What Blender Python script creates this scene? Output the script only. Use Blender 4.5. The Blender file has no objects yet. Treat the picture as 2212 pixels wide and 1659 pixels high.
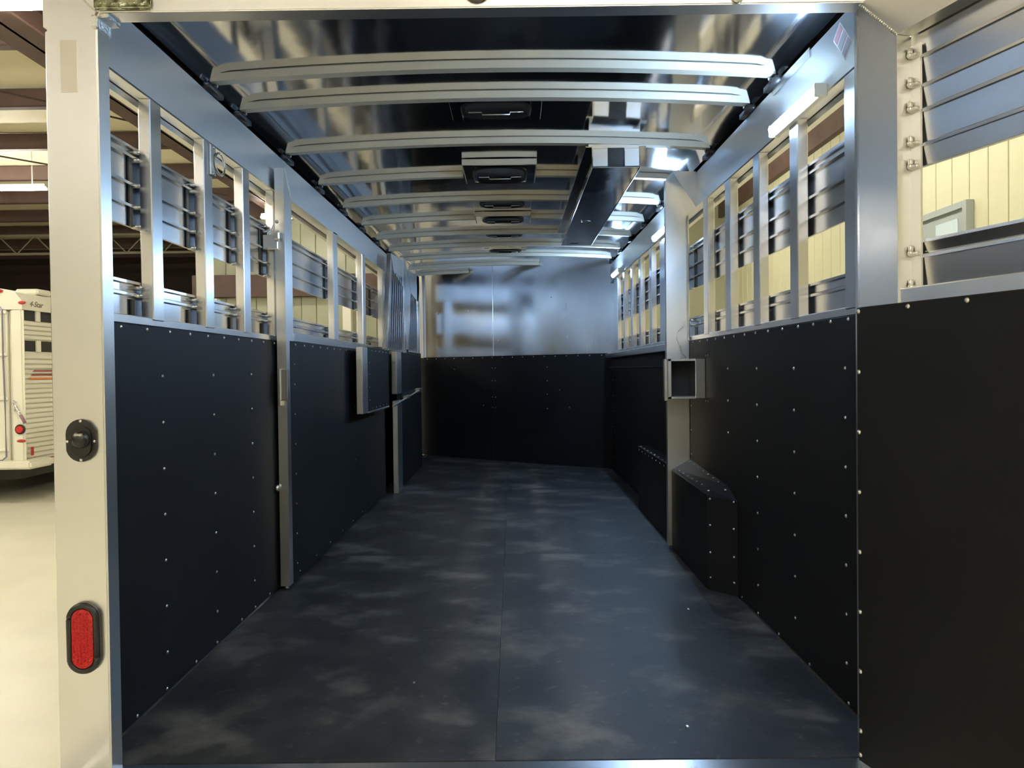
import bpy, bmesh, math, random
from mathutils import Vector, Matrix
random.seed(7)
S = bpy.context.scene
COL = S.collection

# ------------------------------------------------------------------ camera
def make_camera():
    yaw, pitch, roll, F = -.0038, .0136, -.0118, 1534.0
    f = Vector((math.sin(yaw)*math.cos(pitch), math.cos(yaw)*math.cos(pitch), -math.sin(pitch)))
    r = f.cross(Vector((0, 0, 1))).normalized(); u = r.cross(f)
    c, s = math.cos(roll), math.sin(roll)
    r2 = c*r + s*u; u2 = -s*r + c*u
    m = Matrix(((r2.x, u2.x, -f.x, 0), (r2.y, u2.y, -f.y, 0), (r2.z, u2.z, -f.z, 1.064), (0, 0, 0, 1)))
    cd = bpy.data.cameras.new('camera'); co = bpy.data.objects.new('camera', cd); COL.objects.link(co)
    cd.sensor_width = 36; cd.lens = 36*F/2212; cd.shift_x = 3.2/2212; cd.shift_y = -11.4/2212
    cd.clip_start = .05; cd.clip_end = 100
    co.matrix_world = m; S.camera = co
make_camera()
w = bpy.data.worlds.new('world'); S.world = w; w.use_nodes = True
w.node_tree.nodes['Background'].inputs[0].default_value = (.9, .85, .7, 1)
w.node_tree.nodes['Background'].inputs[1].default_value = .15
S.view_settings.view_transform = 'Standard'; S.view_settings.look = 'None'
S.view_settings.exposure = 0.0; S.view_settings.gamma = 1; S.view_settings.use_curve_mapping = False
TUBE = 98.0      # hall fluorescent tubes, emission strength
LED = 430.0       # trailer LED bars, emission strength

# ------------------------------------------------------------------ materials
def mat(name, col, rough=.5, metal=0., spec=.5, emit=None, es=0., noise=None, bump=0., bscale=20., stretch=(1,1,1), aniso=0., rvar=0.):
    m = bpy.data.materials.new(name); m.use_nodes = True; nt = m.node_tree; b = nt.nodes['Principled BSDF']
    b.inputs['Base Color'].default_value = (*col, 1); b.inputs['Roughness'].default_value = rough
    b.inputs['Metallic'].default_value = metal; b.inputs['Specular IOR Level'].default_value = spec
    if aniso: b.inputs['Anisotropic'].default_value = aniso
    if emit: b.inputs['Emission Color'].default_value = (*emit, 1); b.inputs['Emission Strength'].default_value = es
    if noise or bump or rvar:
        tc = nt.nodes.new('ShaderNodeTexCoord'); mp = nt.nodes.new('ShaderNodeMapping'); mp.inputs['Scale'].default_value = stretch
        nt.links.new(tc.outputs['Object'], mp.inputs[0])
        n = nt.nodes.new('ShaderNodeTexNoise'); n.inputs['Scale'].default_value = noise[1] if noise else bscale
        n.inputs['Detail'].default_value = 6; nt.links.new(mp.outputs[0], n.inputs['Vector'])
        if noise:
            r = nt.nodes.new('ShaderNodeValToRGB'); r.color_ramp.elements[0].position = noise[2] if len(noise) > 2 else .35
            r.color_ramp.elements[1].position = noise[3] if len(noise) > 3 else .7
            r.color_ramp.elements[0].color = (*col, 1); r.color_ramp.elements[1].color = (*noise[0], 1)
            nt.links.new(n.outputs[0], r.inputs[0]); nt.links.new(r.outputs[0], b.inputs['Base Color'])
        if rvar:
            mr = nt.nodes.new('ShaderNodeMapRange'); mr.inputs['To Min'].default_value = max(.02, rough-rvar); mr.inputs['To Max'].default_value = rough+rvar
            mr.inputs['From Min'].default_value = .3; mr.inputs['From Max'].default_value = .7
            nt.links.new(n.outputs[0], mr.inputs[0]); nt.links.new(mr.outputs[0], b.inputs['Roughness'])
        if bump:
            n2 = nt.nodes.new('ShaderNodeTexNoise'); n2.inputs['Scale'].default_value = bscale; n2.inputs['Detail'].default_value = 4
            nt.links.new(mp.outputs[0], n2.inputs['Vector'])
            bp = nt.nodes.new('ShaderNodeBump'); bp.inputs['Strength'].default_value = bump; bp.inputs['Distance'].default_value = .01
            nt.links.new(n2.outputs[0], bp.inputs['Height']); nt.links.new(bp.outputs[0], b.inputs['Normal'])
    return m
ALU = mat('mill_aluminium', (.92, .92, .91), .32, 1., noise=((.85, .84, .82), 3., .3, .75), rvar=.04)
RAILM = mat('rail_aluminium', (.88, .89, .90), .36, 1.)
ALUB = mat('brushed_aluminium', (.84, .84, .85), .24, 1.)
BOWM = mat('mill_finish_bow', (.78, .73, .60), .60, .9, noise=((.72, .68, .56), 5.))
SLAT = mat('slat_aluminium', (.74, .74, .75), .22, 1.)
SHEET = mat('roof_sheet_aluminium', (.70, .71, .73), .10, 1., bump=.6, bscale=1.0, rvar=.03)
BULK = mat('bulkhead_sheet_aluminium', (.74, .76, .80), .22, 1., bump=.25, bscale=2.0, stretch=(2, 2, .5), rvar=.06)
ZINC = mat('zinc_plated_steel', (.75, .74, .70), .3, 1., bump=.1, bscale=80)
WELD = mat('weld_bead', (.75, .74, .70), .35, 1., bump=.5, bscale=150)
RUB = mat('black_rubber_wall', (.007, .007, .0075), .54, 0., .24, noise=((.010, .010, .011), 1.5), bump=.06, bscale=250)
def floor_rubber():
    m = bpy.data.materials.new('worn_rubber_floor'); m.use_nodes = True; nt = m.node_tree; b = nt.nodes['Principled BSDF']; L = nt.links
    tc = nt.nodes.new('ShaderNodeTexCoord'); mp = nt.nodes.new('ShaderNodeMapping'); mp.inputs['Scale'].default_value = (1, 1.25, 1)
    L.new(tc.outputs['Object'], mp.inputs[0])
    a = nt.nodes.new('ShaderNodeTexNoise'); a.inputs['Scale'].default_value = 2.6; a.inputs['Detail'].default_value = 8; a.inputs['Roughness'].default_value = .6
    c = nt.nodes.new('ShaderNodeTexNoise'); c.inputs['Scale'].default_value = 26; c.inputs['Detail'].default_value = 5
    L.new(mp.outputs[0], a.inputs['Vector']); L.new(mp.outputs[0], c.inputs['Vector'])
    r = nt.nodes.new('ShaderNodeValToRGB'); e = r.color_ramp.elements
    e[0].position = .40; e[0].color = (.012, .012, .013, 1); e[1].position = .66; e[1].color = (.105, .094, .080, 1)
    k = e.new(.52); k.color = (.024, .023, .023, 1)
    L.new(a.outputs[0], r.inputs[0])
    r2 = nt.nodes.new('ShaderNodeValToRGB'); r2.color_ramp.elements[0].position = .63; r2.color_ramp.elements[1].position = .76
    L.new(c.outputs[0], r2.inputs[0])
    mx = nt.nodes.new('ShaderNodeMix'); mx.data_type = 'RGBA'; mx.inputs[7].default_value = (.16, .145, .125, 1)
    mul = nt.nodes.new('ShaderNodeMath'); mul.operation = 'MULTIPLY'; mul.inputs[1].default_value = .35
    L.new(r2.outputs[0], mul.inputs[0]); L.new(mul.outputs[0], mx.inputs[0]); L.new(r.outputs[0], mx.inputs[6]); L.new(mx.outputs[2], b.inputs['Base Color'])
    mr = nt.nodes.new('ShaderNodeMapRange'); mr.inputs['To Min'].default_value = .42; mr.inputs['To Max'].default_value = .62
    L.new(a.outputs[0], mr.inputs[0]); L.new(mr.outputs[0], b.inputs['Roughness']); b.inputs['Specular IOR Level'].default_value = .5
    bp = nt.nodes.new('ShaderNodeBump'); bp.inputs['Strength'].default_value = .25; bp.inputs['Distance'].default_value = .004
    L.new(c.outputs[0], bp.inputs['Height']); L.new(bp.outputs[0], b.inputs['Normal'])
    return m
FLOORM = floor_rubber()
BLACK = mat('black_plastic', (.012, .011, .010), .35)
BLKG = mat('black_grommet', (.02, .018, .016), .4)
RED = mat('red_lens', (.62, .012, .010), .25, 0., .6, bump=.9, bscale=160)
REDF = mat('red_marker', (.45, .03, .03), .3)
BROWN = mat('brown_painted_steel', (.070, .038, .030), .55, noise=((.095, .055, .042), 4.))
CREAMW = mat('cream_wall_panel', (.57, .56, .38), .5, noise=((.53, .51, .33), .8))
DIMGREENW = mat('dimmed_greenish_panel', (.40, .41, .29), .5, noise=((.34, .35, .24), .8))  # greenish cream, with the shade of blocked hall light darkened into the colour
PALEW = mat('pale_wall_sheet', (.86, .83, .72), .6)
INSUL = mat('cream_roof_blanket', (.74, .68, .48), .6, bump=.3, bscale=1.2, noise=((.66, .60, .42), .7))
CONC = mat('pale_concrete', (.80, .77, .64), .32, 0., .5, noise=((.70, .67, .55), 1.6, .35, .75), bump=.05, bscale=30)
WHITE = mat('cream_white_paint', (.80, .77, .64), .3)
OLIVE = mat('far_olive_wall', (.20, .18, .12), .7)
DARKB = mat('far_dark_brown_wall', (.055, .035, .030), .8)
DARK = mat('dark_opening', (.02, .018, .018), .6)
GREY = mat('grey_painted_door', (.30, .34, .33), .5)
PANE = mat('pale_window_pane', (.55, .66, .70), .1)
TUBEM = mat('fluorescent_tube', (1, 1, 1), .5, emit=(1, .96, .84), es=TUBE)
LEDM = mat('cold_led_lens', (1, 1, 1), .5, emit=(.42, .66, 1), es=LED)
LABELM = mat('label_paper', (.62, .56, .54), .5)
LABELR = mat('label_red_print', (.42, .20, .20), .5)
LABELG = mat('label_grey_print', (.30, .27, .27), .5)
MAROON = mat('maroon_stripe', (.30, .08, .06), .5)
ORANGE = mat('orange_stripe', (.75, .20, .05), .5)
TYRE = mat('tyre_rubber', (.02, .02, .02), .8)
INK = mat('grey_lettering', (.16, .15, .13), .6)

# ------------------------------------------------------------------ helpers
WM = {}
def wm(o): return WM.get(o.name, Matrix.Identity(4))
class MB:
    """collects shapes in world coordinates (or in its parent's frame when local=True)"""
    def __init__(s): s.bm = bmesh.new()
    def box(s, x0, x1, y0, y1, z0, z1, bev=0., seg=1):
        r = bmesh.ops.create_cube(s.bm, size=1)
        for v in r['verts']:
            v.co = Vector(((x0+x1)/2 + v.co.x*(x1-x0), (y0+y1)/2 + v.co.y*(y1-y0), (z0+z1)/2 + v.co.z*(z1-z0)))
        if bev:
            es = list({e for v in r['verts'] for e in v.link_edges})
            bmesh.ops.bevel(s.bm, geom=es, offset=bev, segments=seg, affect='EDGES', clamp_overlap=True)
        return s
    def prism(s, pts, axis, a, b):
        """extrude a 2-D outline along an axis; pts in the two other axes, in x,y,z order"""
        def P(p, t):
            if axis == 'x': return (t, p[0], p[1])
            if axis == 'y': return (p[0], t, p[1])
            return (p[0], p[1], t)
        va = [s.bm.verts.new(P(p, a)) for p in pts]; vb = [s.bm.verts.new(P(p, b)) for p in pts]
        n = len(pts)
        s.bm.faces.new(va); s.bm.faces.new(vb[::-1])
        for i in range(n): s.bm.faces.new((va[i], vb[i], vb[(i+1) % n], va[(i+1) % n]))
        return s
    def cyl(s, p0, p1, r, n=10, r2=None):
        p0, p1 = Vector(p0), Vector(p1); d = p1-p0; L = d.length
        q = d.to_track_quat('Z', 'Y').to_matrix().to_4x4()
        m = Matrix.Translation((p0+p1)/2) @ q
        bmesh.ops.create_cone(s.bm, cap_ends=True, segments=n, radius1=r, radius2=r if r2 is None else r2, depth=L, matrix=m)
        return s
    def sph(s, c, r, sc=(1, 1, 1), u=10, v=6):
        bmesh.ops.create_uvsphere(s.bm, u_segments=u, v_segments=v, radius=r, matrix=Matrix.Translation(c) @ Matrix.Diagonal((*sc, 1)))
        return s
    def tube(s, pts, r, n=8):
        pts = [Vector(p) for p in pts]; rings = []
        up = Vector((0, 0, 1)); 
        for i, p in enumerate(pts):
            t = (pts[min(i+1, len(pts)-1)] - pts[max(i-1, 0)]).normalized()
            a = t.cross(up); a = t.cross(Vector((1, 0, 0))) if a.length < .05 else a
            a.normalize(); b = t.cross(a)
            rings.append([s.bm.verts.new(p + r*(math.cos(k*2*math.pi/n)*a + math.sin(k*2*math.pi/n)*b)) for k in range(n)])
        for i in range(len(rings)-1):
            for k in range(n): s.bm.faces.new((rings[i][k], rings[i][(k+1) % n], rings[i+1][(k+1) % n], rings[i+1][k]))
        s.bm.faces.new(rings[0]); s.bm.faces.new(rings[-1][::-1]); return s
    def build(s, name, m, parent=None, smooth=False, local=False, loc=None, split=False):
        if split:      # every loose piece becomes an object of its own
            s.bm.verts.index_update(); seen = set(); out = []
            for v in s.bm.verts:
                if v.index in seen: continue
                comp, st_ = [], [v]; seen.add(v.index)
                while st_:
                    a = st_.pop(); comp.append(a)
                    for e in a.link_edges:
                        o = e.other_vert(a)
                        if o.index not in seen: seen.add(o.index); st_.append(o)
                nb = MB(); mp = {a: nb.bm.verts.new(a.co) for a in comp}
                for f in {f for a in comp for f in a.link_faces}: nb.bm.faces.new([mp[a] for a in f.verts])
                out.append(nb.build(name, m, parent, smooth, local, loc))
            s.bm.free(); return out
        bmesh.ops.recalc_face_normals(s.bm, faces=s.bm.faces)
        me = bpy.data.meshes.new(name)
        base = Matrix.Identity(4)
        if parent is not None and not local: base = wm(parent).inverted()
        if loc is not None and parent is None: base = Matrix.Translation(-Vector(loc))
        if base != Matrix.Identity(4): s.bm.transform(base)
        s.bm.to_mesh(me); s.bm.free()
        if smooth:
            for p in me.polygons: p.use_smooth = True
        me.materials.append(m)
        o = bpy.data.objects.new(name, me); COL.objects.link(o)
        if parent is not None: o.parent = parent; WM[o.name] = wm(parent).copy()
        elif loc is not None: o.location = loc; WM[o.name] = Matrix.Translation(loc)
        return o
def tag(o, label=None, cat=None, group=None, kind=None):
    if label: o['label'] = label
    if cat: o['category'] = cat
    if group: o['group'] = group
    if kind: o['kind'] = kind
    return o
def empty(name, loc, rz=0.):
    o = bpy.data.objects.new(name, None); o.empty_display_size = .1; COL.objects.link(o)
    o.location = loc; o.rotation_euler.z = rz
    WM[o.name] = Matrix.Translation(loc) @ Matrix.Rotation(rz, 4, 'Z'); return o
def bx(name, m, b, parent=None, bev=0., **k):
    return MB().box(*b, bev).build(name, m, parent, **k)
# one shared rivet head, its axis along +x
def rivet_mesh():
    b = bmesh.new(); n = 8; rings = []
    for (h, r) in ((0, 1.0), (.35, .85), (.62, .45)):
        rings.append([b.verts.new((h, r*math.cos(2*math.pi*k/n), r*math.sin(2*math.pi*k/n))) for k in range(n)])
    t = b.verts.new((.7, 0, 0))
    for i in range(2):
        for k in range(n): b.faces.new((rings[i][k], rings[i][(k+1) % n], rings[i+1][(k+1) % n], rings[i+1][k]))
    for k in range(n): b.faces.new((rings[2][k], rings[2][(k+1) % n], t))
    b.faces.new(rings[0][::-1])
    me = bpy.data.meshes.new('rivet'); b.to_mesh(me); b.free()
    for p in me.polygons: p.use_smooth = True
    me.materials.append(ZINC); return me
RV = rivet_mesh()
def rivet(parent, p, normal, r=.0065, name='rivet', local=False):
    o = bpy.data.objects.new(name, RV); COL.objects.link(o); o.parent = parent
    M = Matrix.Translation(p) @ Vector(normal).to_track_quat('X', 'Z').to_matrix().to_4x4() @ Matrix.Scale(r, 4)
    if not local: M = wm(parent).inverted() @ M
    o.matrix_local = M
    return o

# ------------------------------------------------------------------ key dimensions
XL, XR = -1.160, 1.027          # faces of the wall rubber
YR = 1.9175                     # inside edge of the rear frame
MT = 1.215                      # top of wall rubber
RB, RT = 1.950, 2.145           # wall top rail
XM, HW = (XL+XR)/2, (XR-XL)/2
def arch(x, z0=2.182, rise=.038):  # underside of bows
    t = (x-XM)/HW
    return z0 + rise*(1-t*t)
def yb(x, x0=XL, y0=8.93, x1=XR, y1=7.46):  # slanted bulkhead plane
    return y0 + (x-x0)*(y1-y0)/(x1-x0)

# ------------------------------------------------------------------ the hall
GZ = -.45
hf = tag(bx('hall_floor', CONC, (-20, 4.4, -9, 22, GZ-.2, GZ)), 'pale concrete floor of the hall around the trailer', 'floor', kind='structure')
hc = bx('hall_ceiling', INSUL, (-20, 4.4, -9, 22, 4.62, 4.75)); tag(hc, 'cream insulated roof lining of the hall', 'ceiling', kind='structure')
for y in [8.83+1.63*k for k in range(-10, 8)]:
    MB().box(-20, 4.12, y-.035, y+.035, 4.38, 4.60).box(-20, 4.12, y-.035, y+.06, 4.37, 4.385).build('purlin', BROWN, hc)
MB().box(-4.5, -4.08, -9, 13.9, 4.03, 4.05).box(-4.30, -4.27, -9, 13.9, 4.03, 4.37).box(-4.5, -4.08, -9, 13.9, 4.355, 4.37).build('rafter', BROWN, hc)
for (x0, y0, x1, y1) in [(-12, 5, -5, 12.5), (-10, 3, -4, 9.5), (-7.5, 2.2, -3.0, 7.0)]:
    MB().cyl((x0, y0, 4.17), (x1, y1, 4.17), .012, 6).build('brace_rod', DARKB, hc)
# right hall wall of ribbed sheet: each sheet a panel between its ribs
hr = bx('hall_wall_right', CREAMW, (4.24, 4.40, -9, 22, GZ, 4.62)); tag(hr, 'cream ribbed sheet wall beyond the slats on the door side', 'wall', kind='structure')
y = -8.9; pitch = .258
pm = None
while y < 15.5:
    if pm is None:
        o = MB().box(4.215, 4.245, y, y+pitch-.012, GZ, 4.12, .006).build('wall_panel', CREAMW, hr); pm = (o.data, y)
    else:
        o = bpy.data.objects.new('wall_panel', pm[0]); COL.objects.link(o); o.parent = hr; o.location = (0, y-pm[1], 0)
    y += pitch
bx('eave_beam', BROWN, (4.12, 4.24, -9, 22, 4.02, 4.60), hr)
dr = empty('hall_door_1', (4.2, 6.9, GZ)); tag(dr, 'grey hall door with pale glazed pane in the cream ribbed wall', 'door', kind='structure')
bx('door_leaf', GREY, (4.17, 4.21, 6.56, 7.75, GZ, 2.50), dr); 
MB().box(4.14, 4.21, 6.50, 6.56, GZ, 2.56).box(4.14, 4.21, 6.562, 7.748, 2.50, 2.56).box(4.14, 4.21, 7.75, 7.81, GZ, 2.56).build('door_frame', GREY, dr)
bx('window_pane', PANE, (4.16, 4.18, 6.66, 7.0, 1.7, 2.42), dr)
# front hall wall with open bay on the left
hw = bx('hall_wall_front', DIMGREENW, (-6.3, 4.24, 14.2, 14.35, GZ, 4.62)); tag(hw, 'cream ribbed front wall of the hall beyond the slats', 'wall', kind='structure')
pm = None; x = -6.3
while x < -.6:
    if pm is None:
        o = MB().box(x, x+.285, 14.17, 14.21, GZ, 4.3, .006).build('wall_panel', DIMGREENW, hw); pm = (o.data, x)
    else:
        o = bpy.data.objects.new('wall_panel', pm[0]); COL.objects.link(o); o.parent = hw; o.location = (x-pm[1], 0, 0)
    x += .3
bx('girt_beam', BROWN, (-6.3, -.5, 13.98, 14.18, 2.55, 2.98), hw)
bx('girt_beam', BROWN, (-6.3, -.5, 13.98, 14.18, 4.1, 4.45), hw)
for x in (-5.9, -4.6, -3.3, -2.2): bx('white_column', WHITE, (x, x+.16, 13.8, 13.97, GZ, 2.5), hw)
hl = MB().box(-20.2, -20, -9, 22, GZ, 4.62).build('hall_wall_left', OLIVE); tag(hl, 'dark far side wall of the hall', 'wall', kind='structure')
hb = MB().box(-20, 4.4, -9.2, -9, GZ, 4.62).build('hall_wall_back', PALEW); tag(hb, 'cream wall of the hall opposite the trailer opening', 'wall', kind='structure')
hd = bx('hall_wall_far', DARKB, (-20, -6.3, 21.8, 22, GZ, 4.62)); tag(hd, 'dark brown far wall of the hall behind the white trailer', 'wall', kind='structure')
for x in (-19, -16.2, -13.4, -12.2, -9.6, -7.6): bx('column', OLIVE, (x, x+.9, 21.5, 21.8, GZ, 3.1), hd)
for k in range(1):
    t = MB(); yy = 15.5+k*2.3
    t.cyl((-20, yy, 4.1), (-6.4, yy, 4.1), .03, 6).cyl((-20, yy, 3.7), (-6.4, yy, 3.7), .03, 6)
    for i in range(34): t.cyl((-20+i*.4, yy, 3.7 if i % 2 else 4.1), (-19.6+i*.4, yy, 4.1 if i % 2 else 3.7), .014, 5)
    t.build('roof_truss', OLIVE, hc)
def fixture(x, y, L, along='x', z=3.96, lab=''):
    e = empty('fluorescent_fixture', (x, y, z)); a, b = (L/2, .07) if along == 'x' else (.07, L/2)
    bx('housing', WHITE, (x-(a if along == 'x' else .02), x+(a if along == 'x' else .02), y-(b if along == 'y' else .02), y+(b if along == 'y' else .02), z+.03, z+.07), e)
    if along == 'x': MB().cyl((x-a, y-.03, z), (x+a, y-.03, z), .02, 8).cyl((x-a, y+.03, z), (x+a, y+.03, z), .02, 8).build('tube', TUBEM, e, split=True)
    else: MB().cyl((x-.03, y-b, z), (x-.03, y+b, z), .02, 8).cyl((x+.03, y-b, z), (x+.03, y+b, z), .02, 8).build('tube', TUBEM, e, split=True)
    MB().cyl((x-a*.8, y-b*.8, z+.06), (x-a*.8, y-b*.8, 4.62), .008, 5).cyl((x+a*.8, y+b*.8, z+.06), (x+a*.8, y+b*.8, 4.62), .008, 5).build('hanger', WHITE, e, split=True)
    return tag(e, lab, 'light', 'fluorescent fixtures under the hall roof')
fixture(-8.45, 11.07, 2.4, lab='long glowing fluorescent fixture seen beside the post above the white trailer')
fixture(-4.0, 12.6, .85, z=3.80, lab='short glowing fluorescent fixture seen through the slats above the first folded divider')
FLAB = ['above the floor behind the camera side of the opening, nearer the post', 'behind the opening, nearer the swung door', 'far out over the hall floor behind the opening', 'just behind the opening, nearer the swung door', 'over the aisle between the trailer and the white trailer, first one', 'over the aisle between the two trailers, farther in', 'over the rear of the white trailer', 'over the middle of the white trailer', 'along the slatted side with the dividers']
for i, (x, y, L) in enumerate([(-2.9, -5.2, 2.4), (.6, -5.2, 2.4), (-6.8, -3.0, 2.4), (1.3, -1.6, 1.8), (-6.0, 1.5, 2.4), (-6.4, 5.6, 2.4), (-10.5, 3.6, 2.4), (-11.6, 8.0, 2.4), (-3.0, 5.6, 2.2)]):
    fixture(x, y, L, lab='hall fluorescent fixture '+FLAB[i])
for (x, y, t_) in [(2.6, 2.6, 'beside the swung door'), (2.6, 6.6, 'beside the grey hall door'), (2.4, 10.8, 'beside the bulkhead end')]:
    fixture(x, y, 2.4, 'y', lab='fluorescent fixture between trailer and ribbed wall, '+t_)

# ------------------------------------------------------------------ trailer shell
fl = tag(MB().box(-1.24, 1.10, YR-.05, 9.1, -.10, -.014).build('floor', ALU), 'aluminium trailer floor under the rubber mats', 'floor', kind='structure')
sill = MB().box(-1.21, 1.07, 1.842, YR, -.12, -.001, .004).build('trim_1', ALUB); tag(sill, 'bare aluminium threshold sill along the rear edge of the floor', 'sill', kind='structure')
MB().box(-1.25, -1.15, 1.55, 1.86, -.34, .02, .008).build('bumper_step', ALU, sill)
MB().box(-1.0, .9, 2.0, 9.0, -.30, -.10).box(-.9, -.8, 2.1, 9.0, GZ, -.30).box(.7, .8, 2.1, 9.0, GZ, -.30).build('underframe', BLACK, fl)
# rear door frame: posts and header
rf = empty('trim_2', (0, 1.86, 0)); tag(rf, 'welded aluminium frame around the rear opening', 'door frame', kind='structure')
MB().box(-1.208, -1.075, 1.86, YR, -.12, 2.345, .004, 2).build('post', ALU, rf)
MB().box(-1.222, -1.203, 1.875, 1.95, -.12, 1.968, .003).box(-1.225, -1.200, 1.872, 1.95, 1.975, 2.16, .003).build('post_flange', ALU, rf, split=True)
MB().box(.935, 1.075, 1.888, 1.945, -.12, 2.345, .004, 2).build('post', ALU, rf)
MB().box(-1.075, .93, 1.86, YR, 2.006, 2.345, .003, 2).build('header', ALU, rf)
w = MB()
w.tube([(-1.075-.001*i-0.133*(i/14), 1.858, 2.004+.011*i) for i in range(15)], .0035, 6)
w.build('weld_seam', WELD, rf)
MB().box(-1.090, -1.072, 1.855, 1.925, 1.965, 2.0, .004).box(-1.076, -1.045, 1.86, 1.925, 1.994, 2.006, .003).build('corner_gusset', WELD, rf)
bx('patch_plate', mat('taped_patch', (.66, .62, .55), .45, 1.), (-1.171, -1.128, 1.8585, 1.861, 1.80, 1.935), rf)
# rounded bracket, red marker and knob at the header
gp = MB().box(-1.078, -.930, 1.846, 1.86, 2.008, 2.10, .012, 3).build('door_stop_plate', mat('reflection_tinted_zinc', (.55, .58, .42), .22, 1., noise=((.16, .16, .10), 26., .45, .6), bump=.4, bscale=30)); tag(gp, 'shiny rounded plate, greenish reflection painted in, on the header above the post with the tail light', 'plate')  # mottled green tint paints a reflection into the plate's colour
mk = empty('marker_light', (-.083, 1.86, 2.05)); tag(mk, 'red clearance light on the middle of the header, mostly cut off', 'light')
MB().sph((-.083, 1.858, 2.052), .034, (1.25, .35, 1), 16, 8).build('lens', REDF, mk, True)
MB().cyl((-.083, 1.860, 2.052), (-.083, 1.852, 2.052), .036, 16).build('bezel', BLACK, mk)
kb = MB().sph((.593, 1.857, 2.022), .017, (1, .5, 1), 14, 8).build('header_bolt', ZINC, None, True); tag(kb, 'chrome bolt head on the header, nearer the open door', 'bolt')

# plug receptacle on left post
def obround(cx, cz, hw, hh, n=24, sq=1.0):
    pts = []
    for k in range(n):
        a = 2*math.pi*k/n; c, s = math.cos(a), math.sin(a)
        off = hh-hw
        pts.append((cx + hw*c, cz + (off if s > 0 else -off) + hw*s))
    return pts
pl = empty('plug_receptacle', (-1.134, 1.86, .89)); tag(pl, 'black oval electrical plug receptacle held by four screws on the rear post', 'socket')
MB().prism(obround(-1.134, .890, .040, .056), 'y', 1.8605, 1.853).build('flange', BLKG, pl)
MB().prism(obround(-1.130, .888, .026, .040), 'y', 1.858, 1.846).build('gasket_ring', BLACK, pl)
MB().cyl((-1.128, 1.848, .893), (-1.128, 1.836, .893), .022, 16).sph((-1.128, 1.838, .893), .021, (1, .6, 1), 14, 8).build('plug_cap', BLACK, pl, True)
MB().box(-1.138, -1.116, 1.828, 1.836, .902, .910, .002).cyl((-1.142, 1.838, .9), (-1.114, 1.838, .9), .003, 8).build('hinge_spring', ZINC, pl)
for (x, z) in ((-1.134, .941), (-1.134, .839), (-1.169, .888), (-1.099, .888)): rivet(pl, (x, 1.853, z), (0, -1, 0), .0045, 'screw')
tl = empty('tail_light', (-1.136, 1.86, .37)); tag(tl, 'red oblong tail light in a black rubber grommet on the rear post', 'light')
o = MB().prism(obround(-1.136, .3705, .044, .094, 32), 'y', 1.861, 1.850).build('grommet', BLKG, tl)
def ringmesh():
    b = MB(); pts = obround(-1.136, .3705, .036, .086, 32)
    pts = [(x, 1.848, z) for x, z in pts]; b.tube(pts+[pts[0]], .007, 8); return b
ringmesh().build('grommet_lip', BLKG, tl, True)
MB().prism(obround(-1.136, .3705, .028, .078, 32), 'y', 1.852, 1.845).build('lens', RED, tl)
bd = MB()
for i in range(6):
    for k in range(26):
        x = -1.136-.0225+i*.009; z = .3705-.066+k*.0053
        if abs(x+1.136) > .018 and abs(z-.3705) > .055: continue
        bd.sph((x, 1.845, z), .0034, (1, .5, .62), 6, 4)
o = bd.build('lens_prisms', RED, tl, True); o['kind'] = 'stuff'

# walls -------------------------------------------------------------
def side(sx, X, name, label):
    """sx=-1 left, +1 right"""
    o = MB()
    a, b = sorted((X+sx*.012, X+sx*.075))
    o.box(a, b, YR+.02, 8.6 if sx < 0 else 7.5, -.10, MT+.0)
    wall = o.build(name, ALU); tag(wall, label, 'wall', kind='structure')
    return wall
wl = side(-1, XL, 'wall_left', 'trailer side wall with slatted openings over black rubber, dividers folded against it')
wr = side(1, XR, 'wall_right', 'trailer side wall on the open door side with the wheel box')
def ybox(sx, X, d0, d1, y0, y1, z0, z1, b=None, bev=.0):
    a, c = sorted((X+sx*d0, X+sx*d1)); b = b or MB(); b.box(a, c, y0, y1, z0, z1, bev); return b
# slats (outer skin), each one an extrusion with a lip and a recessed joint
SLZ = [(1.760, 1.786), (1.672, 1.757), (1.602, 1.669), (1.530, 1.599), (1.322, 1.357), (1.215, 1.319)]
for sx, X, W_, YE in ((-1, XL, wl, 8.7), (1, XR, wr, 7.55)):
    for (z0, z1) in SLZ:
        b = MB()
        xi, xo = X+sx*.052, X+sx*.060
        pts = [(xi+sx*.001, z0), (xi, z0+.001), (xi, z1-.010), (xi-sx*.011, z1-.009), (xi-sx*.011, z1), (xo, z1), (xo, z0)]
        b.prism(pts, 'y', YR+.05, YE)
        b.build('slat', SLAT, W_)
        ybox(sx, X, .058, .066, YR+.05, YE, z1-.002, z1+.006).build('joint_shade_strip', BLKG, W_) if z1 not in (1.786, 1.357) else None  # added black strip stands in for the shade in each slat gap
    # closed outer band above the upper opening and the top rail
    ybox(sx, X, .0, .05, YR+.02, YE, RB, RT, bev=.004).build('top_rail', RAILM, W_)
    ybox(sx, X, .030, .075, YR+.02, YE, RT-.02, 2.32).build('cant_rail', BLACK if sx < 0 else BLKG, W_)
    ybox(sx, X, .004, .05, YR+.02, YE, MT, MT+.028, bev=.003).build('sill_rail', ALUB, W_)
    ybox(sx, X, .055, .08, YR+.02, YE, 1.93, 2.32).build('outer_header', ALU, W_)
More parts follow.
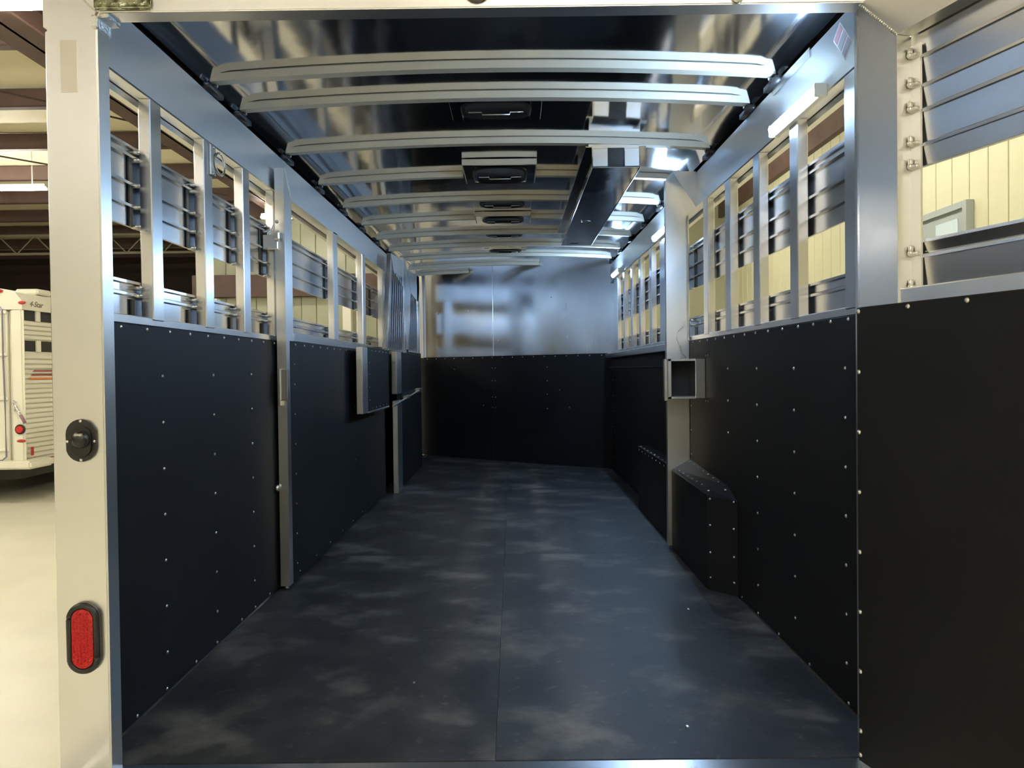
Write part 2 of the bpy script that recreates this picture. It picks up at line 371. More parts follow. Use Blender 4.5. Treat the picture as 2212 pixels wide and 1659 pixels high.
# wiring cover strip between rail and roof with clips
def post(sx, X, y0, y1, W_, z0=MT+.02, z1=RB, m=ALUB):
    return ybox(sx, X, .0, .040, y0, y1, z0, z1, bev=.003).build('window_post', m, W_)
LP = [(2.295, 2.366), (2.692, 2.766), (3.079, 3.155), (3.47, 3.54)]
for a, b in LP: post(-1, XL, a, b, wl)
RP = [(2.128, 2.200), (2.560, 2.632), (2.955, 3.03), (3.35, 3.43), (3.74, 3.82), (4.78, 4.95), (5.25, 5.33), (5.70, 5.78), (6.10, 6.18), (6.52, 6.60), (6.95, 7.20)]
for a, b in RP: post(1, XR, a, b, wr)
post(-1, XL, 4.62, 4.72, wl); post(-1, XL, 5.45, 5.56, wl); post(-1, XL, 6.6, 6.7, wl); post(-1, XL, 7.6, 7.7, wl); post(-1, XL, 8.5, 8.62, wl)
# slat clips with their bolts beside every post
def clips(sx, X, W_, ys):
    for y in ys:
        for z in (1.770, 1.745, 1.664, 1.595, 1.533, 1.338, 1.312):
            x0 = X+sx*.047
            b = MB(); ybox(sx, X, .030, .052, y-.012, y+.006, z-.007, z+.004, b)
            b.sph((X+sx*.030, y-.003, z), .0062, (1, 1, 1), 8, 5); b.build('slat_clip', ZINC, W_, True)
        ybox(sx, X, .044, .049, y-.030, y-.012, MT+.03, 1.30).build('splice_strip', OLIVE if sx > 0 else BLKG, W_)
        ybox(sx, X, .044, .049, y-.030, y-.012, 1.53, 1.76).build('splice_strip', BLKG, W_)
clips(-1, XL, wl, [2.275, 2.67, 3.06, 3.45, 4.60, 5.43, 6.05])
clips(1, XR, wr, [2.655, 3.05, 3.45, 3.84, 4.2, 4.97, 5.35, 5.8, 6.2])

def wall_panel(sx, X, W_, y0, y1, z0=.006, z1=MT, th=.011):
    return ybox(sx, X, 0, th, y0, y1, z0, z1, bev=.002).build('rubber_panel', RUB, W_)
pL = wall_panel(-1, XL, wl, YR+.02, 3.64); pL2 = wall_panel(-1, XL, wl, 3.645, 6.3); pL3 = wall_panel(-1, XL, wl, 6.305, 8.85)
pR = wall_panel(1, XR, wr, 1.95, 4.13); pR2 = wall_panel(1, XR, wr, 4.19, 7.44, z1=1.166)
NL, NR = (1, 0, 0), (-1, 0, 0)
zs = [.137, .29, .443, .596, .748, .901, 1.054]
for i in range(11): rivet(pL, (XL, 2.10+.15*i, 1.203), NL)
for y in (2.344, 2.742, 3.14, 3.53):
    for z in zs: rivet(pL, (XL, y, z), NL)
for y in (2.15, 2.336, 2.554, 2.736, 2.986, 3.143, 3.33): rivet(pL, (XL, y, .018), NL)
for y in (3.95, 4.35, 4.75): rivet(pL2, (XL, y, 1.203), NL)
for y in (2.177, 2.298, 2.43, 2.56, 2.71, 2.86, 3.01, 3.15, 3.30, 3.45, 3.6, 3.75, 3.9, 4.05): rivet(pR, (XR, y, 1.204), NR)
for y in (2.199, 2.601, 2.996, 3.399):
    for z in zs:
        if y > 3.3 and z < .6: continue
        rivet(pR, (XR, y, z), NR)
for z in (.56, .70, .84, .98): rivet(pR, (XR, 4.10, z), NR)
for y in (2.187, 2.477, 2.765, 3.0, 3.211): rivet(pR, (XR, y, .017), NR)
for z in (.15, .30, .46, .62, .78, .94, 1.05): rivet(pR2, (XR, 7.3, z), NR)
# far right: blue sill ledge and recess
MB().box(.965, XR+.005, 4.2, 7.44, 1.165, 1.212, .003).build('sill_ledge', ALUB, wr)
MB().box(1.012, XR-.0005, 4.2, 7.44, 1.062, 1.075, .002).build('recess_edge', BLACK, wr)
for i in range(16): rivet(wr, (.985, 4.45+i*.19, 1.212), (0, 0, 1), .006)
# bow end bolts along the dark strip
for y in (2.74, 3.04, 3.65, 4.26, 4.87, 5.48, 6.09, 6.70, 7.31):
    for sx, X, W_ in ((-1, XL, wl), (1, XR, wr)):
        b = MB(); b.sph((X-sx*.012, y+.03, RT+.028), .013, (1, 1, 1), 10, 6)
        ybox(sx, X, -.02, .03, y-.03, y+.10, RT+.002, RT+.022, b); b.build('bow_end_bracket', BLKG, W_, True)
        rivet(W_, (X-sx*.024, y+.028, RT+.03), (-sx, 0, 0), .006)
ybox(1, XR, -.004, .002, 2.44, 2.78, RT-.03, RT+.004).build('wiring_cover', ALUB, wr)

# ------------------------------------------------------------------ roof
def arch_strip(b, y0, y1, z_off, th, x0=-1.175, x1=1.042, n=28):
    P = []
    for i in range(n+1):
        x = x0+(x1-x0)*i/n; z = arch(x)+z_off
        P.append([b.bm.verts.new((x, yy, zz)) for (yy, zz) in ((y0, z), (y1, z), (y1, z+th), (y0, z+th))])
    for i in range(n):
        for k in range(4): b.bm.faces.new((P[i][k], P[i][(k+1) % 4], P[i+1][(k+1) % 4], P[i+1][k]))
    b.bm.faces.new(P[0]); b.bm.faces.new(P[-1][::-1]); return b
roof = arch_strip(MB(), 1.88, 9.2, .100, .02).build('ceiling', ALU); tag(roof, 'arched aluminium roof of the trailer with cross bows', 'ceiling', kind='structure')
BY = [2.742, 3.040, 3.650, 4.262, 4.868, 5.462, 6.060, 6.660, 7.270, 7.90, 8.45]
edges = [1.918]+[y+.02 for y in BY]
for i in range(len(edges)-1):       # one sheet per bay
    y0, y1 = edges[i]+.001, edges[i+1]-.001
    b = MB(); n = 48; P = []
    for k in range(n+1):
        x = -1.165+(1.032+1.165)*k/n; t = (x-XM)/HW; z = arch(x)+.0335*(1-abs(t)**60)
        P.append([b.bm.verts.new((x, yy, z)) for yy in (y0, (y0+y1)/2, y1)])
    for k in range(n):
        for j in (0, 1): b.bm.faces.new((P[k][j], P[k][j+1], P[k+1][j+1], P[k+1][j]))
    b.build('roof_sheet', SHEET, roof, True)
CUT = {4.262: (-.285, .150), 5.462: (-.27, .14), }
for y in BY:
    xs = [(-1.172, 1.040)]
    xe = min(1.040, XL+(y+.045-8.93)*(XR-XL)/(7.46-8.93))
    xs = [(-1.172, xe)]
    if y in CUT: xs = [(-1.172, CUT[y][0]), (CUT[y][1], 1.040)]
    for (a, c) in xs:
        b = MB()
        arch_strip(b, y-.002, y+.040, 0, .030, a, c)
        arch_strip(b, y+.006, y+.034, .030, .005, a, c)
        b.build('roof_bow', BOWM, roof)
# roof vents
VD = [(3.11, 3.38, 0), (4.02, 4.42, 1), (4.95, 5.22, 0), (5.36, 5.62, 1), (6.13, 6.36, 0), (6.98, 7.2, 0)]
VL = ['roof vent with wire crank nearest the rear opening, between two bows', 'roof vent in a deep aluminium box nearest the hanging channel mouth', 'third roof vent from the opening, dark and flush between bows',
      'fourth roof vent, aluminium boxed and interrupting a bow', 'fifth roof vent from the opening, small and dark', 'farthest roof vent, just before the slanted bulkhead']
for i, (y0, y1, boxed) in enumerate(VD):
    x0, x1 = -.27, .142; zc = 2.232
    v = empty('roof_vent', ((x0+x1)/2, (y0+y1)/2, zc)); tag(v, VL[i], 'vent', 'roof vents along the trailer ceiling')
    if boxed:
        MB().box(x0-.005, x1+.005, y0-.006, y0, 2.216, 2.2485, .001).build('box_front', BOWM, v)
        MB().box(x0-.006, x0, y0, y1, 2.216, 2.2485, .001).box(x1, x1+.006, y0, y1, 2.216, 2.2485, .001).box(x0, x1, y1, y1+.006, 2.216, 2.2485, .001).build('box_side', BOWM, v, split=True)
    fr = MB(); t = .05
    zf = arch(0)+.024 if not boxed else 2.214
    fr.box(x0, x0+t, y0, y1, zf, zf+.006, .001).box(x1-t, x1, y0, y1, zf, zf+.006, .001).box(x0+t, x1-t, y0, y0+.035, zf, zf+.006).box(x0+t, x1-t, y1-.035, y1, zf, zf+.006)
    fr.build('vent_frame', SHEET, v)
    hx, hy = (x1-x0)/2-.045, (y1-y0)/2-.02; cx, cy = (x0+x1)/2, (y0+y1)/2
    # domed black well
    b = MB(); rings = []
    for (k, zz) in ((1.0, zf-.004), (.93, zf-.009), (.84, zf-.004), (.82, zf-.0005), (.02, zf-.0003)):
        rings.append([b.bm.verts.new((cx+hx*k*math.copysign(abs(math.cos(a))**.6, math.cos(a)), cy+hy*k*math.copysign(abs(math.sin(a))**.6, math.sin(a)), zz)) for a in [2*math.pi*j/24 for j in range(24)]])
    for r0, r1 in zip(rings, rings[1:]):
        for j in range(24): b.bm.faces.new((r0[j], r0[(j+1) % 24], r1[(j+1) % 24], r1[j]))
    b.bm.faces.new(rings[-1]); b.build('vent_well', BLACK, v, True)
    zz = zf-.018
    MB().tube([(cx-.125, cy-.02, zz), (cx-.065, cy-.02, zz), (cx-.062, cy-.022, zz-.012), (cx+.062, cy-.022, zz-.012), (cx+.065, cy-.02, zz), (cx+.125, cy-.02, zz)], .0032, 6).build('crank_handle', ZINC, v, True)
    for (sx_, sy_) in ((-1, -1), (1, -1), (-1, 1), (1, 1)): rivet(v, (cx+sx_*.125, cy+sy_*hy*.72, zf-.004), (0, 0, -1), .005, 'screw')

# ------------------------------------------------------------------ bulkhead (slanted front wall)
ang = math.atan2(7.46-8.93, XR-XL); LB = math.hypot(7.46-8.93, XR-XL)
bk = empty('wall_front', (XL, 8.93, 0), ang); tag(bk, 'slanted polished bulkhead wall closing the front of the trailer', 'wall', kind='structure')
MB().box(-.1, 1.10, .002, .02, -.1, 2.32).build('bulkhead_sheet', BULK, bk, local=True)
MB().box(1.10, LB+.1, -.001, .02, -.1, 2.32).build('bulkhead_sheet', BULK, bk, local=True)
MB().box(1.085, 1.125, -.006, .0, MT, 2.30, .002).build('seam_strip', BULK, bk, local=True)
q1 = MB().box(-.02, 1.13, -.013, -.001, .006, MT+.005, .002).build('rubber_panel', RUB, bk, local=True)
q2 = MB().box(1.133, LB, -.013, -.001, .006, MT+.005, .002).build('rubber_panel', RUB, bk, local=True)
for i in range(18): rivet(q1 if i < 8 else q2, (.12+i*.142, -.013, 1.20), (0, -1, 0), .0065, local=True)
for z in (1.08, .93, .74, .62):
    for x in (1.11, 1.155): rivet(q1 if x < 1.13 else q2, (x, -.013, z), (0, -1, 0), .006, local=True)
for z in (1.08, .93, .78, .62): rivet(q2, (1.86, -.013, z), (0, -1, 0), .006, local=True)
for (x, z) in ((.55, 1.07), (2.02, .83), (2.14, .64), (.98, .64)): rivet(q2 if x > 1.13 else q1, (x, -.013, z), (0, -1, 0), .006, local=True)
for (x, z) in ((.29, 1.75), (.76, 1.77), (1.23, 1.79), (1.66, 1.83), (1.92, 1.85), (1.20, 1.40)): rivet(bk, (x, -.002, z), (0, -1, 0), .007, local=True)
MB().box(-.04, .06, -.03, .0, MT, 2.3, .003).build('corner_post', ALU, bk, local=True)

# ------------------------------------------------------------------ floor mats
ML = ['black rubber floor mat with dusty patches nearest the threshold, on the tail light side', 'black rubber floor mat with dusty patches nearest the threshold, on the wheel box side',
      'middle black rubber floor mat below the folded dividers', 'middle black rubber floor mat by the far wheel box', 'farthest floor mat by the last divider', 'farthest floor mat by the bulkhead and far wheel box']
i = 0
for (y0, y1) in ((YR+.002, 4.070), (4.072, 6.252), (6.254, None)):
    for (x0, x1) in ((XL+.002, -.0617), (-.0603, XR-.002)):
        if y1: b = MB().box(x0, x1, y0, y1, -.0135, 0)
        else:
            b = MB(); b.prism([(x0, y0), (x1, y0), (x1, yb(x1)-.02), (x0, yb(x0)-.02)], 'z', -.0135, 0)
        tag(b.build('floor_mat', FLOORM, None, loc=((x0+x1)/2, y0, -.0135)), ML[i], 'mat', 'rubber mats covering the trailer floor'); i += 1

for (x, y, l_) in ((-.349, 2.402, 'tiny metal chip on the floor mat on the tail light side'), (.757, 3.108, 'tiny metal chip on the floor mat near the wheel box'), (.503, 2.088, 'tiny metal chip on the floor mat by the threshold')):
    tag(MB().box(x-.004, x+.004, y-.006, y+.006, 0, .003, .001).build('metal_chip', ZINC, None, loc=(x, y, 0)), l_, 'debris', 'metal chips on the floor')
# ------------------------------------------------------------------ right bulkhead upright and wheel boxes
up = empty('trim_3', (.98, 4.15, 0)); tag(up, 'broad pale upright dividing the trailer on the wheel box side', 'post', kind='structure')
b = MB(); b.prism([(.897, .02), (1.027, .02), (1.027, 2.12), (1.027, 2.15), (.897, 2.15)], 'y', 4.145, 4.185); b.build('upright', ALU, up)
b = MB(); b.prism([(1.027, RB-.0), (.897, 2.15), (1.027, 2.15)], 'y', 3.96, 4.145); 
b.build('corner_brace', ALU, up)
MB().tube([(1.022, 4.13, z/100) for z in range(122, 196, 4)], .006, 6).build('hinge_bead', WELD, up)
MB().tube([(.975, 4.135, 1.19), (.985, 4.12, 1.14), (1.0, 4.10, 1.12), (.985, 4.10, 1.10), (.975, 4.12, 1.115)], .0025, 6).tube([(.995, 4.14, 1.30), (.958, 4.12, 1.27), (.945, 4.11, 1.23), (.965, 4.12, 1.19)], .0012, 5).build('wire_pin', ZINC, up)
# near wheel box
wb = empty('wheel_box', (.98, 3.75, 0)); tag(wb, 'black rubber covered wheel box with riveted edges in front of the broad upright', 'wheel box')
xi, zt = .918, .470
foot = [(1.0265, 3.27), (.918, 3.385), (.918, 4.143), (1.0265, 4.143)]
hz = [.440, .452, .462, .505]
top = [(1.0265, 3.42), (.930, 3.50), (.930, 4.143), (1.0265, 4.143)]; tz = [.490, .472, .470, .526]
b = MB()
lo = [b.bm.verts.new((x, y, .001)) for x, y in foot]; mi = [b.bm.verts.new((x, y, h)) for (x, y), h in zip(foot, hz)]; tp = [b.bm.verts.new((x, y, h)) for (x, y), h in zip(top, tz)]
for A, B in ((lo, mi), (mi, tp)):
    for k in range(4): b.bm.faces.new((A[k], A[(k+1) % 4], B[(k+1) % 4], B[k]))
b.bm.faces.new(lo); b.bm.faces.new((tp[0], tp[1], tp[2])); b.bm.faces.new((tp[0], tp[2], tp[3])); b.build('cover', RUB, wb)
nn = Vector((-.115, -.109, 0)).normalized()
for z in (.06, .18, .31, .435):
    for t in (.12, .90): rivet(wb, (1.027-.109*t, 3.27+.115*t, z), (-.72, -.69, 0), .0065)
for k in range(7):
    y = 3.55+k*.095
    rivet(wb, (.938, y, .475), (-.5, 0, 1), .006); rivet(wb, (1.012, y-.03, .487+.033*(y-3.45)/.7), (-.4, 0, 1), .006)
rivet(wb, (.940, 3.44, .463), (-.4, -.4, 1), .006); rivet(wb, (1.005, 3.38, .476), (-.3, -.5, 1), .006)
wb2 = empty('wheel_box', (.98, 4.9, 0)); tag(wb2, 'far black wheel box with a shiny rivet row beyond the broad upright', 'wheel box')
MB().box(.935, 1.0265, 4.19, 5.35, .001, .475, .004).build('cover', RUB, wb2)
for k in range(9): rivet(wb2, (.945, 4.27+k*.125, .475), (-.4, 0, 1), .0065); rivet(wb2, (.935, 4.30+k*.125, .45), (-1, 0, 0), .0055)
# square tube bracket
sb = empty('bracket_box', (.92, 3.8, .9)); tag(sb, 'open ended square aluminium bracket box on the rubber beside the broad upright', 'bracket')
x0, x1, z0, z1, y0, y1 = .828, 1.026, .894, 1.108, 3.80, 3.93
MB().box(x0, x0+.018, y0, y1, z0, z1, .001).box(x0, x1, y0, y1, z1-.012, z1, .001).box(x0, x1, y0, y1, z0, z0+.012, .001).build('box_shell', ALU, sb)
MB().box(x1-.052, x1, y0-.006, y1, z0, z1, .002).build('side_flange', ALUB, sb)
bx('hinge_pin', ZINC, (x0-.02, x0-.002, y0, y0+.02, z0-.01, z1+.0), sb, .002)
MB().cyl((x1-.052, y0-.01, z0+.005), (x1-.052, y0-.01, z1-.005), .004, 8).build('weld_line', WELD, sb)
MB().box(x0+.018, x1-.05, y1-.006, y1, z0+.012, z1-.012).build('back_plate', RUB, sb)
for z in (z0-.012, z1+.016):
    for x in (.965, .998): rivet(sb, (XR, 3.7+(x-.93)*1.3, z), NR, .005)

# ------------------------------------------------------------------ folded dividers on the left
def div_tag(e, s): return tag(e, s, 'divider', 'stall dividers folded against the side wall')
d1 = empty('stall_divider', (-1.10, 3.47, 0)); div_tag(d1, 'first folded stall divider from the opening, full height with a galvanized latch strip')
b = MB(); b.prism([(3.445, .018), (3.56, .018), (3.56, 1.92), (3.445, 2.05)], 'x', -1.10, -1.145); 
b.build('upright', ALU, d1)
b = MB(); b.prism([(3.447, 2.05), (3.56, 1.92), (6.05, 1.92), (6.18, 2.05)], 'x', -1.10, -1.145); b.build('top_rail', RAILM, d1)
MB().tube([(-1.099, 3.447+.113*k/10, 2.05-.13*k/10) for k in range(11)], .0025, 6).build('weld_seam', WELD, d1)
b = MB(); b.prism([(6.05, MT+.02), (6.18, MT+.02), (6.18, 2.05), (6.05, 1.92)], 'x', -1.10, -1.145); b.build('upright', ALU, d1)
for (a, c) in ((4.385, 4.49), (5.225, 5.335)): MB().box(-1.14, -1.10, a, c, 1.215, 1.93, .003).build('bar', ALU, d1)
MB().box(-1.145, -1.098, 3.56, 6.18, 1.215, 1.262, .003).build('mid_rail', ALUB, d1)
p = MB().box(-1.112, -1.0975, 3.50, 6.05, .018, 1.216, .002).build('rubber_panel', RUB, d1)
MB().box(-1.14, -1.113, 3.56, 6.05, .02, 1.21).build('core_sheet', ALU, d1)
for k in range(16): rivet(p, (-1.0975, 3.58+k*.155, 1.20), NL, .006)
for z in (.1, .25, .40, .55, .70, .85, 1.0, 1.1): rivet(p, (-1.0975, 3.56, z), NL, .0055)
for k in range(7): rivet(p, (-1.0975, 3.6+k*.3, .05), NL, .005)
for z in (.45, .82): rivet(p, (-1.0975, 4.9, z), NL, .005)
MB().box(-1.126, -1.090, 3.425, 3.446, .925, 1.075, .002).box(-1.132, -1.124, 3.415, 3.446, .90, 1.078, .002).build('latch_strip', ZINC, d1, split=True)
MB().sph((-1.15, 3.43, .50), .012, (1, 1, 1.4)).build('lower_pin', ZINC, d1, True)
MB().sph((-1.12, 3.46, .008), .012, (1, 1, .8)).build('floor_pin', ZINC, d1, True)
# latch box at the head of divider 1
lb = empty('slam_latch', (-1.17, 3.44, 1.66)); tag(lb, 'steel slam latch with a painted gold reflection between the wall and the first folded divider', 'latch')
MB().box(-1.198, -1.125, 3.42, 3.45, 1.655, 1.725, .003).build('latch_plate', ALU, lb)
MB().box(-1.146, -1.105, 3.395, 3.43, 1.69, 1.742, .012, 3).build('latch_knob', ZINC, lb)
MB().box(-1.235, -1.222, 3.40, 3.43, 1.655, 1.722, .004).build('gold_reflection_strip', mat('gold_reflection_strip', (.75, .55, .25), .3, 1.), lb)  # gold colour of this strip stands in for a reflection on the latch
MB().cyl((-1.16, 3.42, 1.73), (-1.14, 3.41, 1.77), .003, 6).cyl((-1.17, 3.43, 1.725), (-1.17, 3.43, 1.742), .008, 8).cyl((-1.21, 3.43, 1.60), (-1.21, 3.43, 1.76), .006, 8).build('latch_rod', ZINC, lb, split=True)
MB().sph((-1.125, 3.41, 1.784), .009).build('bolt_head', ZINC, lb, True)

def ribs(e, X, y0, y1, z0, z1, n, lean=.0):
    for k in range(n):
        y = y0+(y1-y0)*(k+.5)/n; wv = (y1-y0)/n*.14
        zt_ = z1-.0*(k)
        b = MB(); b.prism([(y-wv, z0), (y+wv, z0), (y+wv+lean, zt_), (y-wv+lean, zt_)], 'x', X+.004, X-.018); b.build('rib_slat', SLAT, e)
d2 = empty('stall_divider', (-1.0, 4.9, 0)); div_tag(d2, 'second folded stall divider, short black panel hanging clear of the floor')
MB().box(-1.045, -1.0, 4.72, 4.90, .775, 1.225, .003).build('upright', ALU, d2)
p = MB().box(-1.012, -.998, 4.88, 5.70, .782, 1.225, .002).build('rubber_panel', RUB, d2)
MB().box(-1.045, -1.012, 4.90, 5.72, .775, 1.22).build('core_sheet', BLKG, d2)
MB().box(-1.03, -.998, 4.90, 5.70, .770, .782, .002).build('bottom_edge', ALU, d2)
for k in range(5): rivet(p, (-.998, 5.02+k*.14, 1.205), NL, .0055); rivet(p, (-.998, 5.02+k*.14, .80), NL, .005)
for z in (.86, .95, 1.04, 1.12): rivet(p, (-.998, 4.93, z), NL, .005)
MB().cyl((-1.02, 4.71, 1.13), (-1.02, 4.735, 1.13), .014, 10).build('end_bolt', ZINC, d2)
ribs(d2, -1.0, 5.68, 6.42, 1.235, 1.90, 7, .16)
MB().box(-1.03, -1.016, 5.62, 6.55, 1.235, 1.86).build('back_sheet', SHEET, d2)
b = MB(); b.prism([(5.60, 1.235), (5.68, 1.235), (5.92, 1.90), (5.86, 2.02)], 'x', -.998, -1.03); b.build('leaning_upright', ALUB, d2)
b = MB(); b.prism([(5.86, 2.03), (5.98, 1.90), (6.50, 1.82), (6.62, 1.90), (6.62, 2.07)], 'x', -.996, -1.03); b.build('top_rail', ALU, d2)
MB().box(-1.03, -.996, 5.70, 6.62, 1.225, 1.248, .002).build('mid_rail', ALUB, d2)
MB().box(-1.04, -.994, 6.50, 6.62, 1.24, 2.10, .003).build('upright', ALUB, d2)
d3 = empty('stall_divider', (-1.0, 6.1, 0)); div_tag(d3, 'third folded stall divider, reaching the floor just before the bulkhead')
MB().box(-1.045, -1.0, 6.10, 6.36, .86, 1.245, .003).box(-1.045, -1.0, 6.12, 6.36, .0, .80, .003).build('upright', ALU, d3)
p = MB().box(-1.012, -.998, 6.36, 7.70, .02, 1.245, .002).build('rubber_panel', RUB, d3)
MB().box(-1.045, -1.013, 6.36, 7.70, .02, 1.24).build('core_sheet', BLKG, d3)
for k in range(7): rivet(p, (-.998, 6.5+k*.17, 1.225), NL, .0055)
MB().cyl((-1.02, 6.09, 1.13), (-1.02, 6.12, 1.13), .016, 10).build('end_bolt', ZINC, d3)
ribs(d3, -1.0, 6.78, 7.40, 1.25, 1.80, 6, .14)
MB().box(-1.03, -1.016, 6.7, 7.60, 1.25, 1.86).build('back_sheet', SHEET, d3)
b = MB(); b.prism([(6.64, 1.24), (6.76, 1.24), (7.0, 1.86), (6.72, 2.02), (6.64, 2.10)], 'x', -.996, -1.03); b.build('upright', ALU, d3)
b = MB(); b.prism([(6.72, 2.02), (7.0, 1.82), (7.5, 1.78), (7.6, 1.90), (7.6, 2.06)], 'x', -.994, -1.03); b.build('top_rail', ALU, d3)
MB().box(-1.03, -.994, 7.42, 7.60, 1.24, 2.06, .003).build('upright', ALUB, d3)
MB().box(-1.03, -.996, 6.64, 7.60, 1.24, 1.262, .002).build('mid_rail', ALUB, d3)
rd = empty('latch_rod_bar', (-.98, 6.2, .83)); tag(rd, 'dark round latch rod running across the last dividers', 'rod')
MB().cyl((-.975, 5.75, .775), (-.965, 7.45, .865), .010, 10).build('rod', ZINC, rd)
MB().box(-.998, -.962, 6.42, 6.62, .80, .835, .004).build('slide_block', ZINC, rd); MB().box(-.998, -.955, 7.2, 7.36, .84, .88, .004).build('end_block', ZINC, rd)
# tie ring
tr = empty('tie_ring', (-1.15, 2.76, 1.89)); tag(tr, 'round steel tie ring hanging from the second window post', 'ring')
MB().box(-1.162, -1.152, 2.735, 2.785, 1.825, 1.945, .003).build('ring_plate', ZINC, tr)
rp = [(-1.148, 2.79+.045*math.sin(a)+.02, 1.885+.042*math.cos(a)) for a in [2*math.pi*k/20 for k in range(21)]]
MB().tube(rp, .0045, 7).build('ring', ZINC, tr, True)
for z in (1.835, 1.936): rivet(tr, (-1.152, 2.76, z), NL, .007, 'bolt')
# sticker on right top rail (tilted warning label)
st = empty('warning_label', (1.026, 2.20, 2.06)); tag(st, 'small faded red and white label stuck aslant on the top rail by the door', 'sticker')
def lab(y0, y1, z0, z1, m, d, nm):
    b = MB(); c = Vector((0, 2.205, 2.062)); a = math.radians(-40)
    pts = []
    for (yy, zz) in ((y0, z0), (y1, z0), (y1, z1), (y0, z1)):
        pts.append((c.y+yy*math.cos(a)-zz*math.sin(a), c.z+yy*math.sin(a)+zz*math.cos(a)))
    b.prism(pts, 'x', 1.0268-d, 1.0268-d+.0008); b.build(nm, m, st)
lab(-.030, .030, -.062, .062, LABELM, .0005, 'label_sheet')
lab(-.025, .025, .028, .056, LABELR, .0012, 'printed_block'); lab(-.025, .025, -.015, .018, LABELG, .0012, 'printed_block'); lab(-.025, .025, -.055, -.026, LABELG, .0012, 'printed_block')

# ------------------------------------------------------------------ hanging channel under the roof
hc2 = empty('hanging_channel', (.53, 3.6, 2.1)); tag(hc2, 'long aluminium channel hung under the roof bows near the wall lights', 'channel')
x0, x1, y0, y1, z0, z1 = .408, .650, 3.58, 5.82, 2.068, 2.175
b = MB(); b.box(x0, x1, y0, y1, z0, z0+.004).box(x0, x0+.004, y0, y1, z0, z1).box(x1-.004, x1, y0, y1, z0, z1).box(x0-.03, x0, y0, y1, z1-.004, z1).box(x1, x1+.03, y0, y1, z1-.004, z1)
b.build('channel', SHEET, hc2)
MB().cyl((x0, y0, z0), (x0, y1, z0), .0022, 6).cyl((x1, y0, z0), (x1, y1, z0), .0022, 6).cyl((x0-.03, y0, z1), (x0-.03, y1, z1), .002, 6).build('edge_lip', ALUB, hc2, split=True)
for (a, c) in ((x0+.004, .488), (.572, x1-.004)): MB().box(a, c, y0-.003, y0+.001, z0+.006, z1-.01, .002).build('end_plate', ALU, hc2, split=True)
MB().box(.488, .572, y0+.01, y0+.014, z0+.004, z1-.004).build('dark_slot', BLACK, hc2)
MB().cyl((.51, 4.05, z0-.0005), (.51, 4.05, z0-.012), .05, 18).build('shadow_hub', BLKG, hc2) if False else None
for (yy) in (4.88, 5.72):
    b = MB(); b.prism([(.505+.038*math.cos(a), yy+.03*math.sin(a)) for a in [2*math.pi*k/16 for k in range(16)]], 'z', z0-.0015, z0); b.build('oval_hole', BLACK, hc2)
MB().sph((.478, 4.87, z0-.003), .006).build('hole_rivet', ZINC, hc2, True)
for yy in (3.655, 4.268, 4.873, 5.467): MB().box(.40, .66, yy, yy+.03, z1, z1+.035).build('hanger', ALU, hc2, split=True)

# ------------------------------------------------------------------ LED bars
LL = ['bright cold LED bar on the top rail nearest the open door', 'cold LED bar glowing just beyond the broad upright', 'farthest cold LED bar at the bulkhead corner']
for i, (y0, y1, z) in enumerate([(2.34, 2.70, 1.948), (4.62, 4.96, 1.955), (6.66, 7.0, 1.965)]):
    e = empty('led_light', (1.0, (y0+y1)/2, z)); tag(e, LL[i], 'light', 'LED bars along the top rail')
    MB().box(1.000, 1.027, y0-.02, y1+.02, z-.012, z+.032, .004).build('housing', WHITE, e)
    MB().cyl((.990, y0, z+.008), (.990, y1, z+.008), .015, 12).build('lens', LEDM, e, True)
    MB().box(.985, 1.027, y0-.03, y0-.018, z-.014, z+.03, .003).box(.985, 1.027, y1+.018, y1+.03, z-.014, z+.03, .003).build('end_cap', WHITE, e, split=True)

# ------------------------------------------------------------------ open rear door
D = empty('door_1', (.917, 1.880, 0), math.atan2(-.9537533, .30059049)); tag(D, 'rear trailer door swung open, aluminium louvres over black rubber', 'door', kind='structure')
ST, DZ0, DZ1, DL = .123, -.06, 2.014, 1.98
def dl(b, name, m, sm=False): return b.build(name, m, D, sm, local=True)
b = MB(); b.prism([(0, DZ0), (ST, DZ0), (ST, 1.876), (0, 2.012)], 'y', .0, .045); dl(b, 'stile', ALU)
b = MB(); b.prism([(0, 2.013), (ST, 1.877), (DL-ST, 1.877), (DL, 2.013)], 'y', .0, .045); dl(b, 'top_rail', ALU)
b = MB(); b.prism([(DL-ST, DZ0), (DL, DZ0), (DL, 2.012), (DL-ST, 1.876)], 'y', .0, .045); dl(b, 'stile', ALU)
wseam = MB()
for k in range(22): wseam.sph((ST*k/21, -.001, 2.012-.136*k/21), .0042, (1, .6, 1), 7, 4)
dl(wseam, 'weld_seam', WELD, True)
dl(MB().box(ST-.002, DL-ST, .004, .040, 1.205, 1.252, .003), 'mid_rail', ALU)
dl(MB().box(ST, DL-ST, .036, .042, DZ0, 1.21), 'outer_sheet', ALU)
dl(MB().box(-.012, .001, .002, .05, DZ0, 2.0, .003), 'hinge_edge', ALUB)
dp = dl(MB().box(-.003, DL, -.0085, -.0005, .012, 1.2155, .002), 'rubber_panel', RUB)
for (z0, z1) in ((1.822, 1.90), (1.750, 1.819), (1.690, 1.747), (1.606, 1.687), (1.549, 1.603), (1.335, 1.369), (1.252, 1.332)):
    b = MB(); b.prism([(.050, z0), (.056, z0+.004), (.050, z1-.007), (.043, z1-.007), (.043, z1), (.058, z1), (.062, z0)], 'x', .122, DL-.11); dl(b, 'louvre_slat', SLAT)
    b = MB(); b.box(.125, .150, .030, .052, z0-.004, z0+.006, .002); b.sph((.130, .032, z0+.003), .007, (1, 1, 1), 8, 5); b.box(.126, .134, .028, .04, z0+.002, z0+.022, .002); dl(b, 'slat_clip', ZINC, True)
